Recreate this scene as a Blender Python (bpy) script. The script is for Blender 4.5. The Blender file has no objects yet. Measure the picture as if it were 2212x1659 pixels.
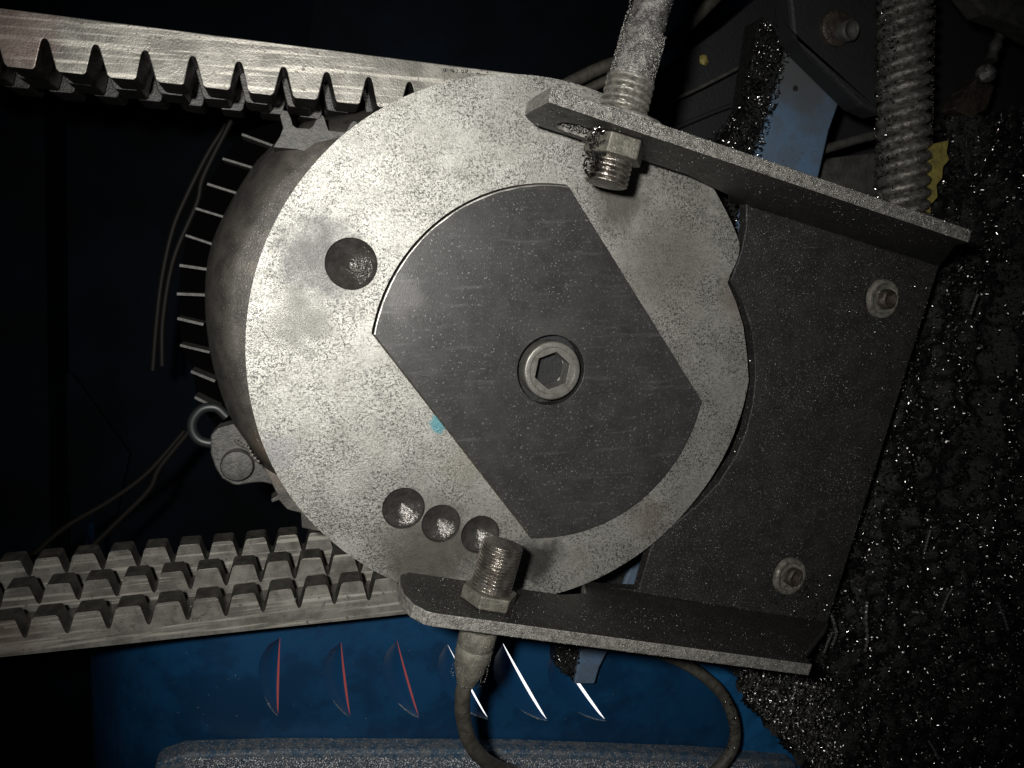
import bpy, bmesh, math, random
import numpy as np
from mathutils import Vector, Matrix
from mathutils.geometry import tessellate_polygon
from mathutils import noise as mnoise

random.seed(7); rng = np.random.default_rng(7)
U = 0.00014                       # metres per working unit (the disc is about 160 mm across)
scene = bpy.context.scene
col = scene.collection

# ------------------------------------------------------------------ camera
a_, b_ = np.radians((-16.0, -9.5)); F = 1600.0; CX, CY = 1106.0, 829.5
ZN = np.array([-np.sin(a_), -np.sin(b_)*np.cos(a_), -np.cos(a_)*np.cos(b_)])
XN = np.array([1.0, 0, 0]) - ZN[0]*ZN; XN /= np.linalg.norm(XN)
YN = np.cross(ZN, XN)
OO = np.array([0, 0, 1600.0])
CAM = np.array([-OO@XN, -OO@YN, -OO@ZN])
def ray(px, py):
    d = np.array([(px-CX)/F, (py-CY)/F, 1.0]); return np.array([d@XN, d@YN, d@ZN])
def W(px, py, z=0.0):             # place measured on the photograph -> place at height z over the disc face
    d = ray(px, py); return CAM + d*((z-CAM[2])/d[2])
def onplane(px, py, P, N):
    d = ray(px, py); return CAM + d*(((P-CAM)@N)/(d@N))
cam = bpy.data.cameras.new('camera'); camo = bpy.data.objects.new('camera', cam); col.objects.link(camo)
right = np.array([XN[0], YN[0], ZN[0]]); down = np.array([XN[1], YN[1], ZN[1]]); fwd = np.array([XN[2], YN[2], ZN[2]])
M = Matrix(((right[0], -down[0], -fwd[0], CAM[0]*U), (right[1], -down[1], -fwd[1], CAM[1]*U), (right[2], -down[2], -fwd[2], CAM[2]*U), (0, 0, 0, 1)))
camo.matrix_world = M
cam.sensor_width = 36; cam.lens = 36*F/2212.0; cam.clip_start = 0.005; cam.clip_end = 20
scene.camera = camo

# ------------------------------------------------------------------ light
world = bpy.data.worlds.new('World'); scene.world = world; world.use_nodes = True
bg = world.node_tree.nodes['Background']; bg.inputs[0].default_value = (0.55, 0.7, 1.0, 1); bg.inputs[1].default_value = 0.004
sp = bpy.data.lights.new('phone_torch', 'SPOT'); sp.energy = 3.4; sp.color = (1.0, 0.975, 0.925)
sp.spot_size = math.radians(90); sp.spot_blend = 1.0; sp.shadow_soft_size = 42*U
lo = bpy.data.objects.new('phone_torch', sp); col.objects.link(lo)
LP = np.array([CAM[0]-190, CAM[1]+130, 1560.0])
lo.location = Vector(LP*U)
aim = W(1000, 760, 0) - LP
lo.rotation_euler = Vector(aim).to_track_quat('-Z', 'Y').to_euler()
vs = scene.view_settings; vs.view_transform = 'Standard'; vs.look = 'None'; vs.exposure = 0; vs.gamma = 1

# ------------------------------------------------------------------ materials
def new_mat(name):
    m = bpy.data.materials.new(name); m.use_nodes = True
    nt = m.node_tree; return m, nt, nt.nodes['Principled BSDF']
def mat(name, c, rough=0.5, metal=0.0, c2=None, vscale=1.2, vlo=0.35, vhi=0.65, flecks=(), spots=(), bump=(), streak=None, rvar=0.0, spec=0.5, patchy=0.0):
    """c base colour, c2 second colour mixed by a large noise, flecks = (scale, lo, hi, colour, worms?), spots = (centre, radius, colour, strength),
       bump = (scale, strength) pairs, streak = (vector scale, colour, lo, hi)"""
    m, nt, p = new_mat(name); N = nt.nodes; L = nt.links
    geo = N.new('ShaderNodeNewGeometry'); mp = N.new('ShaderNodeVectorMath'); mp.operation = 'SCALE'; mp.inputs[3].default_value = 1/(100*U)
    L.new(geo.outputs['Position'], mp.inputs[0]); P = mp.outputs[0]
    def noise(scale, detail=4, rough=0.6, dist=0.0, vec=None):
        n = N.new('ShaderNodeTexNoise'); n.inputs['Scale'].default_value = scale; n.inputs['Detail'].default_value = detail
        n.inputs['Roughness'].default_value = rough; n.inputs['Distortion'].default_value = dist
        L.new(vec or P, n.inputs['Vector']); return n.outputs['Fac']
    def mrange(x, lo, hi, o0=0, o1=1, smooth=True):
        r = N.new('ShaderNodeMapRange'); r.inputs['From Min'].default_value = lo; r.inputs['From Max'].default_value = hi
        r.inputs['To Min'].default_value = o0; r.inputs['To Max'].default_value = o1
        if smooth: r.interpolation_type = 'SMOOTHSTEP'
        L.new(x, r.inputs['Value']); return r.outputs['Result']
    def mixc(f, A, B):
        x = N.new('ShaderNodeMix'); x.data_type = 'RGBA'
        L.new(f, x.inputs[0])
        if isinstance(A, tuple): x.inputs[6].default_value = (*A, 1)
        else: L.new(A, x.inputs[6])
        if isinstance(B, tuple): x.inputs[7].default_value = (*B, 1)
        else: L.new(B, x.inputs[7])
        return x.outputs[2]
    def math_(op, x, y):
        k = N.new('ShaderNodeMath'); k.operation = op
        for i, v in enumerate((x, y)):
            if isinstance(v, (int, float)): k.inputs[i].default_value = v
            elif v is not None: L.new(v, k.inputs[i])
        return k.outputs[0]
    cur = c
    if patchy: patch = mrange(noise(patchy, 3, 0.6), 0.36, 0.60, 0.35, 1.0)
    if c2: cur = mixc(mrange(noise(vscale, 6, 0.65), vlo, vhi), c, c2)
    if streak:
        sv, sc, slo, shi = streak
        vm = N.new('ShaderNodeMapping'); L.new(P, vm.inputs['Vector']); vm.inputs['Rotation'].default_value = sv[3] if len(sv) > 3 else (0, 0, 0)
        vm.inputs['Scale'].default_value = sv[:3]
        cur = mixc(mrange(noise(1.0, 3, 0.6, vec=vm.outputs[0]), slo, shi), cur, sc)
    for (fs, flo, fhi, fc, worms) in flecks:
        n = noise(fs, 3, 0.6, 0.6 if worms else 0.0)
        if worms:
            ab = math_('ABSOLUTE', math_('SUBTRACT', n, 0.5), 0)
            w = mrange(ab, fhi, flo)
            g = mrange(noise(fs*0.55, 2), 0.50, 0.58)
            w = math_('MULTIPLY', w, g)
        else: w = mrange(n, flo, fhi)
        if patchy: w = math_('MULTIPLY', w, patch)
        cur = mixc(w, cur, fc)
    for (ctr, rad, sc_, st) in spots:
        d = N.new('ShaderNodeVectorMath'); d.operation = 'DISTANCE'; L.new(P, d.inputs[0]); d.inputs[1].default_value = tuple(np.array(ctr)/100.0)
        dd = math_('ADD', d.outputs['Value'], math_('MULTIPLY', math_('SUBTRACT', noise(3.0/ max(rad/60, .5), 4), 0.5), rad/100*1.3))
        w = mrange(dd, rad/100*1.05, rad/100*(0.25 if rad > 25 else 0.7), 0, st)
        cur = mixc(w, cur, sc_)
    if isinstance(cur, tuple): p.inputs['Base Color'].default_value = (*cur, 1)
    else: L.new(cur, p.inputs['Base Color'])
    p.inputs['Metallic'].default_value = metal; p.inputs['Specular IOR Level'].default_value = spec
    if rvar: L.new(mrange(noise(4.0, 5), 0.3, 0.7, rough-rvar, rough+rvar), p.inputs['Roughness'])
    else: p.inputs['Roughness'].default_value = rough
    prev = None
    for (bs, bst) in bump:
        b = N.new('ShaderNodeBump'); b.inputs['Strength'].default_value = bst; b.inputs['Distance'].default_value = 60*U/bs
        L.new(noise(bs, 4, 0.65), b.inputs['Height'])
        if prev: L.new(prev, b.inputs['Normal'])
        prev = b.outputs[0]
    if prev: L.new(prev, p.inputs['Normal'])
    return m
def emit(name, c, s):
    m, nt, p = new_mat(name); p.inputs['Base Color'].default_value = (*c, 1)
    p.inputs['Emission Color'].default_value = (*c, 1); p.inputs['Emission Strength'].default_value = s; return m

bore_px = [(759, 570, 53), (872, 1098, 47), (953, 1131, 44), (1038, 1155, 45)]
bores = [(W(x, y)[0], W(x, y)[1], r*0.97) for x, y, r in bore_px]
def w3(x, y, z=0): return tuple(W(x, y, z))
MT = {}
MT['disc'] = mat('ground_cast_steel', (0.42, 0.415, 0.385), 0.36, 0.60, c2=(0.33, 0.325, 0.295), vscale=1.3, rvar=0.07, patchy=0.9,
    streak=((0.9, 13, 3, (0, 0, 0.5)), (0.33, 0.325, 0.30), 0.55, 0.75),
    flecks=[(4, 0.58, 0.78, (0.27, 0.26, 0.235), False), (19, 0.012, 0.045, (0.04, 0.038, 0.036), True), (17, 0.57, 0.61, (0.05, 0.048, 0.045), False), (26, 0.52, 0.58, (0.13, 0.127, 0.12), False)],
    spots=[(w3(690, 560), 110, (0.09, 0.088, 0.087), 0.95), (w3(650, 690), 85, (0.15, 0.147, 0.135), 0.9), (w3(930, 1190), 150, (0.12, 0.113, 0.10), 0.95),
           (w3(1160, 1210), 75, (0.06, 0.057, 0.053), 0.95), (w3(1335, 430), 90, (0.10, 0.096, 0.085), 0.85), (w3(1430, 560), 140, (0.19, 0.18, 0.155), 0.7),  # first two spots: sensor shadows tinted into the disc colour
           (w3(1400, 1120), 60, (0.18, 0.13, 0.11), 0.5), (w3(1590, 650), 60, (0.22, 0.17, 0.15), 0.5), (w3(1000, 1010), 60, (0.27, 0.255, 0.21), 0.5),
           (w3(600, 980), 50, (0.2, 0.2, 0.21), 0.6), (w3(900, 760), 70, (0.3, 0.28, 0.23), 0.5), (w3(946, 917), 21, (0.09, 0.26, 0.30), 0.9)],
    bump=[(30, 0.35), (60, 0.4)])
MT['disc_edge'] = mat('rusty_disc_rim', (0.26, 0.22, 0.17), 0.6, 0.3, c2=(0.12, 0.09, 0.07), vscale=6, bump=[(20, 0.4)])
MT['plate'] = mat('dark_phosphated_steel', (0.047, 0.0465, 0.046), 0.38, 0.35, c2=(0.034, 0.0335, 0.033), vscale=1.6, rvar=0.05, patchy=1.3,
    streak=((0.8, 9, 3, (0, 0, -0.9)), (0.078, 0.077, 0.075), 0.55, 0.8),
    flecks=[(20, 0.62, 0.67, (0.20, 0.195, 0.19), False), (16, 0.0, 0.012, (0.13, 0.127, 0.12), True), (9, 0.60, 0.70, (0.03, 0.03, 0.03), False)],
    spots=[(w3(870, 640), 60, (0.11, 0.108, 0.105), 0.6), (w3(1187, 730), 90, (0.085, 0.084, 0.08), 0.4)],
    bump=[(35, 0.3), (80, 0.3)])
MT['plate_rim'] = mat('bright_worn_rim', (0.5, 0.49, 0.46), 0.35, 0.8, bump=[(25, 0.5)])
MT['bolt'] = mat('zinc_bolt_steel', (0.24, 0.235, 0.215), 0.38, 0.6, c2=(0.16, 0.15, 0.135), vscale=7, vlo=0.4, vhi=0.7, bump=[(35, 0.4)], flecks=[(24, 0.63, 0.7, (0.06, 0.055, 0.05), False)])
MT['bore'] = mat('oily_bore_steel', (0.085, 0.08, 0.075), 0.2, 0.5, c2=(0.05, 0.046, 0.042), vscale=5, bump=[(7, 0.35), (22, 0.3)])
MT['dish'] = mat('dull_brown_steel', (0.11, 0.10, 0.088), 0.45, 0.45, c2=(0.06, 0.057, 0.053), vscale=2.2, flecks=[(40, 0.62, 0.68, (0.3, 0.28, 0.25), False)], bump=[(24, 0.35), (60, 0.3)],
    spots=[(w3(560, 1000, -60), 90, (0.22, 0.17, 0.12), 0.5), (w3(640, 300, -60), 60, (0.25, 0.22, 0.19), 0.5)])
MT['rack'] = mat('drawn_rack_steel', (0.27, 0.26, 0.232), 0.40, 0.45, c2=(0.14, 0.134, 0.12), vscale=1.8, rvar=0.06,
    streak=((0.35, 9, 3.5), (0.46, 0.44, 0.39), 0.50, 0.66), bump=[(26, 0.3)], flecks=[(9, 0.60, 0.70, (0.14, 0.125, 0.11), False), (20, 0.66, 0.73, (0.07, 0.06, 0.05), False)],
    spots=[(w3(40, 80, -60), 90, (0.16, 0.10, 0.085), 0.6), (w3(30, 1360, -140), 70, (0.16, 0.10, 0.085), 0.5)])
MT['black'] = mat('unlit_black', (0.0012, 0.0012, 0.0012), 0.8, spec=0.0)  # near-zero colour makes the gear body read as unlit depth
MT['rack_black'] = mat('shade_black_teeth', (0.035, 0.032, 0.028), 0.4, 0.2, c2=(0.014, 0.013, 0.012), vscale=4, bump=[(20, 0.3)])  # shadow among the upper rack teeth put into the colour
MT['rack_dark'] = mat('shade_toned_tooth_steel', (0.075, 0.07, 0.062), 0.45, 0.25, c2=(0.038, 0.035, 0.031), vscale=4, bump=[(20, 0.3)])  # tooth flanks coloured dark to stand for their shade
MT['bracket'] = mat('black_bracket_steel', (0.030, 0.0295, 0.0275), 0.44, 0.3, c2=(0.020, 0.0195, 0.0185), vscale=1.5,
    flecks=[(22, 0.60, 0.66, (0.13, 0.127, 0.12), False), (10, 0.60, 0.67, (0.02, 0.02, 0.02), False)], bump=[(20, 0.6), (45, 0.5)], rvar=0.08)
MT['edge'] = mat('gritty_plate_edge', (0.30, 0.29, 0.265), 0.5, 0.45, c2=(0.13, 0.125, 0.115), vscale=8, flecks=[(45, 0.6, 0.66, (0.55, 0.54, 0.5), False), (30, 0.62, 0.68, (0.04, 0.04, 0.04), False)], bump=[(22, 0.8), (50, 0.6)])
MT['dusty_thread'] = mat('dusty_thread_steel', (0.38, 0.36, 0.32), 0.38, 0.6, c2=(0.17, 0.165, 0.15), vscale=9, bump=[(30, 0.4)])
MT['thread'] = mat('sensor_barrel_steel', (0.36, 0.335, 0.30), 0.26, 0.85, c2=(0.16, 0.145, 0.13), vscale=5, bump=[(30, 0.4)])
MT['nut'] = mat('dull_hex_nut', (0.19, 0.18, 0.15), 0.45, 0.5, c2=(0.10, 0.095, 0.08), vscale=7, flecks=[(40, 0.62, 0.68, (0.5, 0.48, 0.42), False)], bump=[(25, 0.5)])
MT['screw'] = mat('pale_screw_metal', (0.25, 0.24, 0.205), 0.45, 0.4, c2=(0.10, 0.095, 0.08), vscale=6, bump=[(25, 0.5)])
MT['filings'] = mat('caked_iron_filings', (0.30, 0.29, 0.275), 0.36, 0.6, c2=(0.075, 0.073, 0.07), vscale=6, flecks=[(34, 0.6, 0.68, (0.55, 0.54, 0.52), False)], bump=[(18, 0.9), (45, 0.9)])
MT['sleeve'] = mat('dusty_plug_sleeve', (0.17, 0.16, 0.13), 0.6, 0.15, c2=(0.10, 0.095, 0.08), vscale=7, flecks=[(30, 0.64, 0.7, (0.4, 0.38, 0.33), False)], bump=[(16, 0.6)])
MT['cable'] = mat('grimy_rubber_cable', (0.085, 0.079, 0.065), 0.55, 0.0, c2=(0.045, 0.041, 0.034), vscale=5, bump=[(14, 0.5)])
MT['thin_hose'] = mat('thin_dark_hose', (0.0045, 0.004, 0.003), 0.6, spec=0.2)
MT['cable_dark'] = mat('dark_cable', (0.06, 0.055, 0.045), 0.6, 0.0, c2=(0.03, 0.027, 0.022), vscale=4, bump=[(12, 0.4)])
MT['louvre'] = mat('smooth_louvre_paint', (0.0045, 0.040, 0.105), 0.5, 0.0, spec=0.2)
MT['blue'] = mat('blue_panel_paint', (0.0045, 0.043, 0.11), 0.42, 0.0, c2=(0.003, 0.027, 0.072), vscale=0.55, vlo=0.42, vhi=0.58, bump=[(30, 0.05)], flecks=[(11, 0.70, 0.74, (0.10, 0.12, 0.14), False)])
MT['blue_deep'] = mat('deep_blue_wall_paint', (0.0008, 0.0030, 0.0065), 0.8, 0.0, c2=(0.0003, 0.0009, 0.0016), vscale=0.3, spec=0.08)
MT['blue_beam'] = mat('oily_blue_beam_paint', (0.085, 0.145, 0.235), 0.42, 0.0, c2=(0.085, 0.115, 0.155), vscale=1.6, flecks=[(14, 0.62, 0.7, (0.02, 0.03, 0.05), False), (40, 0.66, 0.7, (0.3, 0.33, 0.38), False)], bump=[(20, 0.3)],
    spots=[(w3(1750, 140, -250), 190, (0.075, 0.08, 0.082), 0.95)])
MT['blue_chip'] = mat('blue_support_paint', (0.014, 0.12, 0.29), 0.4, 0.0, c2=(0.008, 0.07, 0.18), vscale=1.3, bump=[(14, 0.4)], flecks=[(30, 0.66, 0.72, (0.25, 0.3, 0.36), False)])
MT['ledge'] = mat('dusty_blue_ledge', (0.03, 0.08, 0.14), 0.5, 0.1, c2=(0.14, 0.15, 0.16), vscale=5, flecks=[(18, 0.56, 0.66, (0.32, 0.32, 0.33), False)], bump=[(14, 0.9)])
MT['chips'] = mat('oily_steel_chips', (0.22, 0.215, 0.205), 0.17, 0.95, c2=(0.03, 0.029, 0.028), vscale=2.5)
MT['chips_base'] = mat('oily_chip_bed', (0.005, 0.0049, 0.0047), 0.5, 0.0, c2=(0.004, 0.004, 0.004), vscale=3, bump=[(9, 1.0), (25, 1.0)])
MT['strand'] = mat('bright_spiral_steel', (0.6, 0.59, 0.57), 0.18, 0.9)
MT['pale_grit'] = mat('pale_bluish_grit', (0.55, 0.57, 0.60), 0.3, 0.6, c2=(0.2, 0.22, 0.25), vscale=8)
MT['grit'] = mat('bright_grit', (0.42, 0.41, 0.385), 0.3, 0.8, c2=(0.15, 0.145, 0.14), vscale=9)
MT['hose'] = mat('filings_covered_conduit', (0.27, 0.26, 0.235), 0.34, 0.55, c2=(0.07, 0.067, 0.06), vscale=7, flecks=[(30, 0.6, 0.68, (0.36, 0.35, 0.32), False)], bump=[(16, 0.8), (40, 0.7)])
MT['dark'] = mat('dark_machine_casting', (0.011, 0.012, 0.014), 0.65, 0.0, c2=(0.010, 0.010, 0.011), vscale=1.2, bump=[(10, 0.4)])
MT['greymach'] = mat('grey_machine_casting', (0.062, 0.061, 0.055), 0.6, 0.1, c2=(0.035, 0.034, 0.031), vscale=3, bump=[(10, 0.5)])
MT['brown'] = mat('oily_brown_casting', (0.055, 0.042, 0.032), 0.45, 0.1, c2=(0.022, 0.018, 0.015), vscale=4, bump=[(8, 0.6)])
MT['yellow'] = mat('yellow_patch_paint', (0.30, 0.25, 0.065), 0.5, 0.0, c2=(0.17, 0.14, 0.045), vscale=4, bump=[(10, 0.5)])
MT['white_light'] = emit('daylit_workshop_white', (1, 1, 1), 1.25)
MT['red_light'] = emit('dim_red_glow', (0.30, 0.06, 0.055), 0.75)
MT['glossy'] = mat('glossy_black_hose', (0.010, 0.012, 0.013), 0.45, 0.0)
MT['fin'] = mat('worn_tooth_tip', (0.075, 0.072, 0.066), 0.5, 0.2, c2=(0.04, 0.039, 0.036), vscale=8, bump=[(20, 0.5)])

# ------------------------------------------------------------------ objects
def thing(name, label, cat, loc, group=None):
    o = bpy.data.objects.new(name, None); col.objects.link(o); o.empty_display_size = 0.01
    o.location = Vector(np.array(loc, float)*U); o['label'] = label; o['category'] = cat
    if group: o['group'] = group
    return o
def wloc(o):
    v = Vector((0, 0, 0))
    while o: v += o.location; o = o.parent
    return v
def obj(name, V, Fc, m, parent=None, smooth=False, bevel=0, angle=35, kind=None, label=None, cat=None, mats=None, midx=None, group=None, seg=2):
    V = np.asarray(V, float)*U
    c = V.mean(0) if len(V) else np.zeros(3)
    me = bpy.data.meshes.new(name); me.from_pydata((V-c).tolist(), [], [tuple(int(i) for i in f) for f in Fc])
    me.materials.append(m)
    if mats:
        for x in mats: me.materials.append(x)
    if midx is not None: me.polygons.foreach_set('material_index', midx)
    if smooth: me.polygons.foreach_set('use_smooth', [True]*len(me.polygons))
    me.update()
    o = bpy.data.objects.new(name, me); col.objects.link(o)
    o.parent = parent
    o.location = Vector(c) - (wloc(parent) if parent else Vector((0, 0, 0)))
    if bevel:
        b = o.modifiers.new('bevel', 'BEVEL'); b.width = bevel*U; b.segments = seg; b.limit_method = 'ANGLE'; b.angle_limit = math.radians(angle)
    if smooth:
        try: me.set_sharp_from_angle(angle=math.radians(38))
        except Exception: pass
    if kind: o['kind'] = kind
    if label: o['label'] = label
    if cat: o['category'] = cat
    if group: o['group'] = group
    return o
def prism(poly, z0, z1, holes=(), T=None, cap_bottom=True):
    """poly, holes: lists of (x, y); T maps (x, y, z) arrays to world. Returns V, F"""
    loops = [list(map(lambda p: (float(p[0]), float(p[1])), poly))] + [list(map(lambda p: (float(p[0]), float(p[1])), h)) for h in holes]
    def area(l): return sum(l[i][0]*l[(i+1) % len(l)][1]-l[(i+1) % len(l)][0]*l[i][1] for i in range(len(l)))
    loops = [l if (area(l) > 0) == (i == 0) else l[::-1] for i, l in enumerate(loops)]
    tris = tessellate_polygon([[Vector((x, y, 0)) for x, y in l] for l in loops])
    flat = [p for l in loops for p in l]; n = len(flat)
    V = [(x, y, z1) for x, y in flat] + [(x, y, z0) for x, y in flat]
    Fc = []
    for t in tris:
        A, B, C_ = (flat[i] for i in t)
        ccw = (B[0]-A[0])*(C_[1]-A[1])-(B[1]-A[1])*(C_[0]-A[0]) > 0
        t = tuple(t) if ccw else tuple(t)[::-1]
        Fc.append(t)
        if cap_bottom: Fc.append(tuple(i+n for i in t[::-1]))
    k = 0
    for l in loops:
        m_ = len(l)
        for i in range(m_):
            i0, i1 = k+i, k+(i+1) % m_
            Fc.append((i0, i0+n, i1+n, i1))
        k += m_
    V = np.array(V)
    if T is not None: V = T(V)
    return V, Fc
def circ(x, y, r, n=48, ph=0): return [(x+r*math.cos(ph+2*math.pi*i/n), y+r*math.sin(ph+2*math.pi*i/n)) for i in range(n)]
def frame(d, up=(0, 0, 1)):
    d = np.array(d, float); d /= np.linalg.norm(d); up = np.array(up, float)
    if abs(d@up) > 0.95: up = np.array([0, 1.0, 0])
    s = np.cross(d, up); s /= np.linalg.norm(s); t = np.cross(s, d); return d, s, t
def lathe(P0, d, prof, n=32, wob=0.0, helix=None):
    """prof = [(along, radius)]; helix = function(along, angle) -> extra radius"""
    d, s, t = frame(d); V = []; Fc = []
    for j, (l, r) in enumerate(prof):
        for i in range(n):
            th = 2*math.pi*i/n
            rr = r + (helix(l, th) if helix else 0) + (random.uniform(-wob, wob) if wob else 0)
            V.append(P0 + d*l + rr*(math.cos(th)*s + math.sin(th)*t))
    for j in range(len(prof)-1):
        for i in range(n):
            a, b = j*n+i, j*n+(i+1) % n; Fc.append((a, b, b+n, a+n))
    Fc.append(tuple(range(n))[::-1]); Fc.append(tuple((len(prof)-1)*n+i for i in range(n)))
    return np.array(V), Fc
def spline(pts, sub=8):
    P = [np.array(p, float) for p in pts]; P = [2*P[0]-P[1]] + P + [2*P[-1]-P[-2]]; out = []
    for i in range(1, len(P)-2):
        for k in range(sub):
            t = k/sub; out.append(0.5*((2*P[i]) + (-P[i-1]+P[i+1])*t + (2*P[i-1]-5*P[i]+4*P[i+1]-P[i+2])*t*t + (-P[i-1]+3*P[i]-3*P[i+1]+P[i+2])*t**3))
    out.append(P[-2]); return out
def tube(pts, r, n=12, sub=8, rf=None):
    C_ = spline(pts, sub); V = []; Fc = []; up = np.array([0, 0, 1.0])
    for j, c in enumerate(C_):
        d = C_[min(j+1, len(C_)-1)] - C_[max(j-1, 0)]; d, s, t = frame(d)
        rr = rf(j/(len(C_)-1)) if rf else r
        for i in range(n):
            th = 2*math.pi*i/n; V.append(c + rr*(math.cos(th)*s+math.sin(th)*t))
    for j in range(len(C_)-1):
        for i in range(n):
            a, b = j*n+i, j*n+(i+1) % n; Fc.append((a, b, b+n, a+n))
    Fc.append(tuple(range(n))[::-1]); Fc.append(tuple((len(C_)-1)*n+i for i in range(n)))
    return np.array(V), Fc
def join(*VF):
    V = []; Fc = []; k = 0
    for v, f in VF:
        V.append(np.asarray(v)); Fc += [tuple(i+k for i in q) for q in f]; k += len(v)
    return np.concatenate(V), Fc
def pxpoly(pts, z): return [tuple(W(x, y, z)[:2]) for x, y in pts]

# chips / grit: thousands of small slivers in one mesh -----------------------
def chip_cloud(P, Nn, size, kindm='curl'):
    """P (n,3) places, Nn (n,3) surface normals, size (n,)"""
    n = len(P)
    if kindm == 'curl':
        k = 7; th = np.linspace(0, 1, k)
        ang = rng.uniform(1.6, 6.5, n)[:, None]*th[None]
        rad = 0.5/np.maximum(ang[:, -1:], 1)*2
        cx = np.sin(ang)*rad; cy = (1-np.cos(ang))*rad
        w = rng.uniform(0.10, 0.34, n)[:, None]
        tw = rng.uniform(-0.25, 0.25, n)[:, None]*th[None]
        A = np.stack([cx, cy, -w/2+tw], -1); B = np.stack([cx, cy, w/2+tw], -1)
        T = np.stack([A, B], 2).reshape(n, 2*k, 3); T -= T.mean(1, keepdims=True)
        quad = np.array([(2*i, 2*i+1, 2*i+3, 2*i+2) for i in range(k-1)])
    else:
        T0 = np.array([(1, 0, 0), (0, 1, 0), (-1, 0, 0), (0, -1, 0), (0, 0, .8), (0, 0, -.8)])*0.5
        T = T0[None]*rng.uniform(0.4, 1.2, (n, 6, 1)); 
        quad = None; tri = np.array([(0, 1, 4), (1, 2, 4), (2, 3, 4), (3, 0, 4), (1, 0, 5), (2, 1, 5), (3, 2, 5), (0, 3, 5)])
    q = rng.normal(size=(n, 4)); q /= np.linalg.norm(q, axis=1)[:, None]; w_, x, y, z = q.T
    R = np.stack([1-2*(y*y+z*z), 2*(x*y-z*w_), 2*(x*z+y*w_), 2*(x*y+z*w_), 1-2*(x*x+z*z), 2*(y*z-x*w_), 2*(x*z-y*w_), 2*(y*z+x*w_), 1-2*(x*x+y*y)], -1).reshape(n, 3, 3)
    T = np.einsum('nij,nkj->nki', R, T)*size[:, None, None] + P[:, None, :] + Nn[:, None, :]*(size[:, None, None]*0.15)
    f = quad if quad is not None else tri
    Fc = (f[None]+(np.arange(n)*T.shape[1])[:, None, None]).reshape(-1, f.shape[1])
    return T.reshape(-1, 3), Fc
def fast_obj(name, V, Fc, m, label=None, kind='stuff', parent=None, cat=None):
    V = np.asarray(V)*U; me = bpy.data.meshes.new(name); nf, k = Fc.shape
    me.vertices.add(len(V)); me.vertices.foreach_set('co', V.ravel()); me.loops.add(nf*k); me.loops.foreach_set('vertex_index', Fc.ravel().astype(np.int32))
    me.polygons.add(nf); me.polygons.foreach_set('loop_start', np.arange(0, nf*k, k, dtype=np.int32)); me.update(calc_edges=True); me.materials.append(m)
    o = bpy.data.objects.new(name, me); col.objects.link(o)
    if parent: o.parent = parent; o.location = -wloc(parent)
    if kind: o['kind'] = kind
    if label: o['label'] = label
    if cat: o['category'] = cat
    return o
def inpoly(x, y, poly):
    x = np.asarray(x); c = np.zeros(len(x), bool); j = len(poly)-1
    for i in range(len(poly)):
        xi, yi = poly[i]; xj, yj = poly[j]
        c ^= ((yi > y) != (yj > y)) & (x < (xj-xi)*(y-yi)/(yj-yi+1e-12)+xi); j = i
    return c
def sample_px(poly, n):
    xs = [p[0] for p in poly]; ys = [p[1] for p in poly]; out = []
    x = rng.uniform(min(xs), max(xs), n*4); y = rng.uniform(min(ys), max(ys), n*4); k = inpoly(x, y, poly)
    return x[k][:n], y[k][:n]

# ================================================================== the disc
B0 = np.array([*W(1187, 798)[:2], 0])            # bolt centre
DC = np.array([27.0, 67.4]); DR = 567.0
disc_px = [(870,210),(954,180),(1037,162),(1104,158),(1170,163),(1237,177),(1304,200),(1380,236),(1460,290),(1500,335),(1531,388),(1558,443),(1585,493),(1597,527),
 (1596,550),(1588,572),(1576,596),(1572,612),(1580,630),(1590,653),(1605,703),(1613,760),(1613,820),(1606,876),(1591,926),(1568,983),(1535,1036),(1500,1080),(1454,1132),(1410,1176),(1364,1209),
 (1304,1246),(1237,1276),(1184,1290),(1100,1299),(1000,1297),(940,1286),(880,1264),(820,1236),(770,1206),(737,1183),(690,1144),(643,1100),(593,1026),(560,946),(543,866),(534,786),(536,703),(547,620),(566,547),(600,473),(650,392),(700,332),(736,293),(800,248)]
w = [W(x, y)[:2] for x, y in disc_px]
disc_poly = []
for i, p in enumerate(w):                          # smooth the measured outline onto its circle where it is round
    v = p-DC; r = np.linalg.norm(v); x = disc_px[i]
    if abs(r-DR) < 9: p = DC+v/r*(DR*0.75+r*0.25)
    disc_poly.append(p)
dp = []
for i in range(len(disc_poly)):
    p, q = disc_poly[i], disc_poly[(i+1) % len(disc_poly)]
    rp, rq = np.linalg.norm(p-DC), np.linalg.norm(q-DC)
    for k in range(5):
        t = k/5; m = p*(1-t)+q*t
        if abs(rp-DR) < 9 and abs(rq-DR) < 9: v = m-DC; m = DC+v/np.linalg.norm(v)*(rp*(1-t)+rq*t)
        dp.append(m)
disc_poly = dp
corn = [W(x, y, 10)[:2] for x, y in ((808, 722), (1228, 403), (1515, 866), (1150, 1162))]
Bc = B0[:2]; PR = np.mean([np.linalg.norm(c-Bc) for c in corn])
def arc(p, q, n=26):                              # arc round the bolt, clockwise or not, short way
    a0 = math.atan2(*(p-Bc)[::-1]); a1 = math.atan2(*(q-Bc)[::-1]); d = (a1-a0+math.pi) % (2*math.pi)-math.pi
    r0, r1 = np.linalg.norm(p-Bc), np.linalg.norm(q-Bc)
    return [Bc+(r0*(1-i/n)+r1*i/n+4*math.sin(math.pi*i/n))*np.array([math.cos(a0+d*i/n), math.sin(a0+d*i/n)]) for i in range(n+1)]
plate_poly = arc(corn[0], corn[1]) + arc(corn[2], corn[3])
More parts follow.
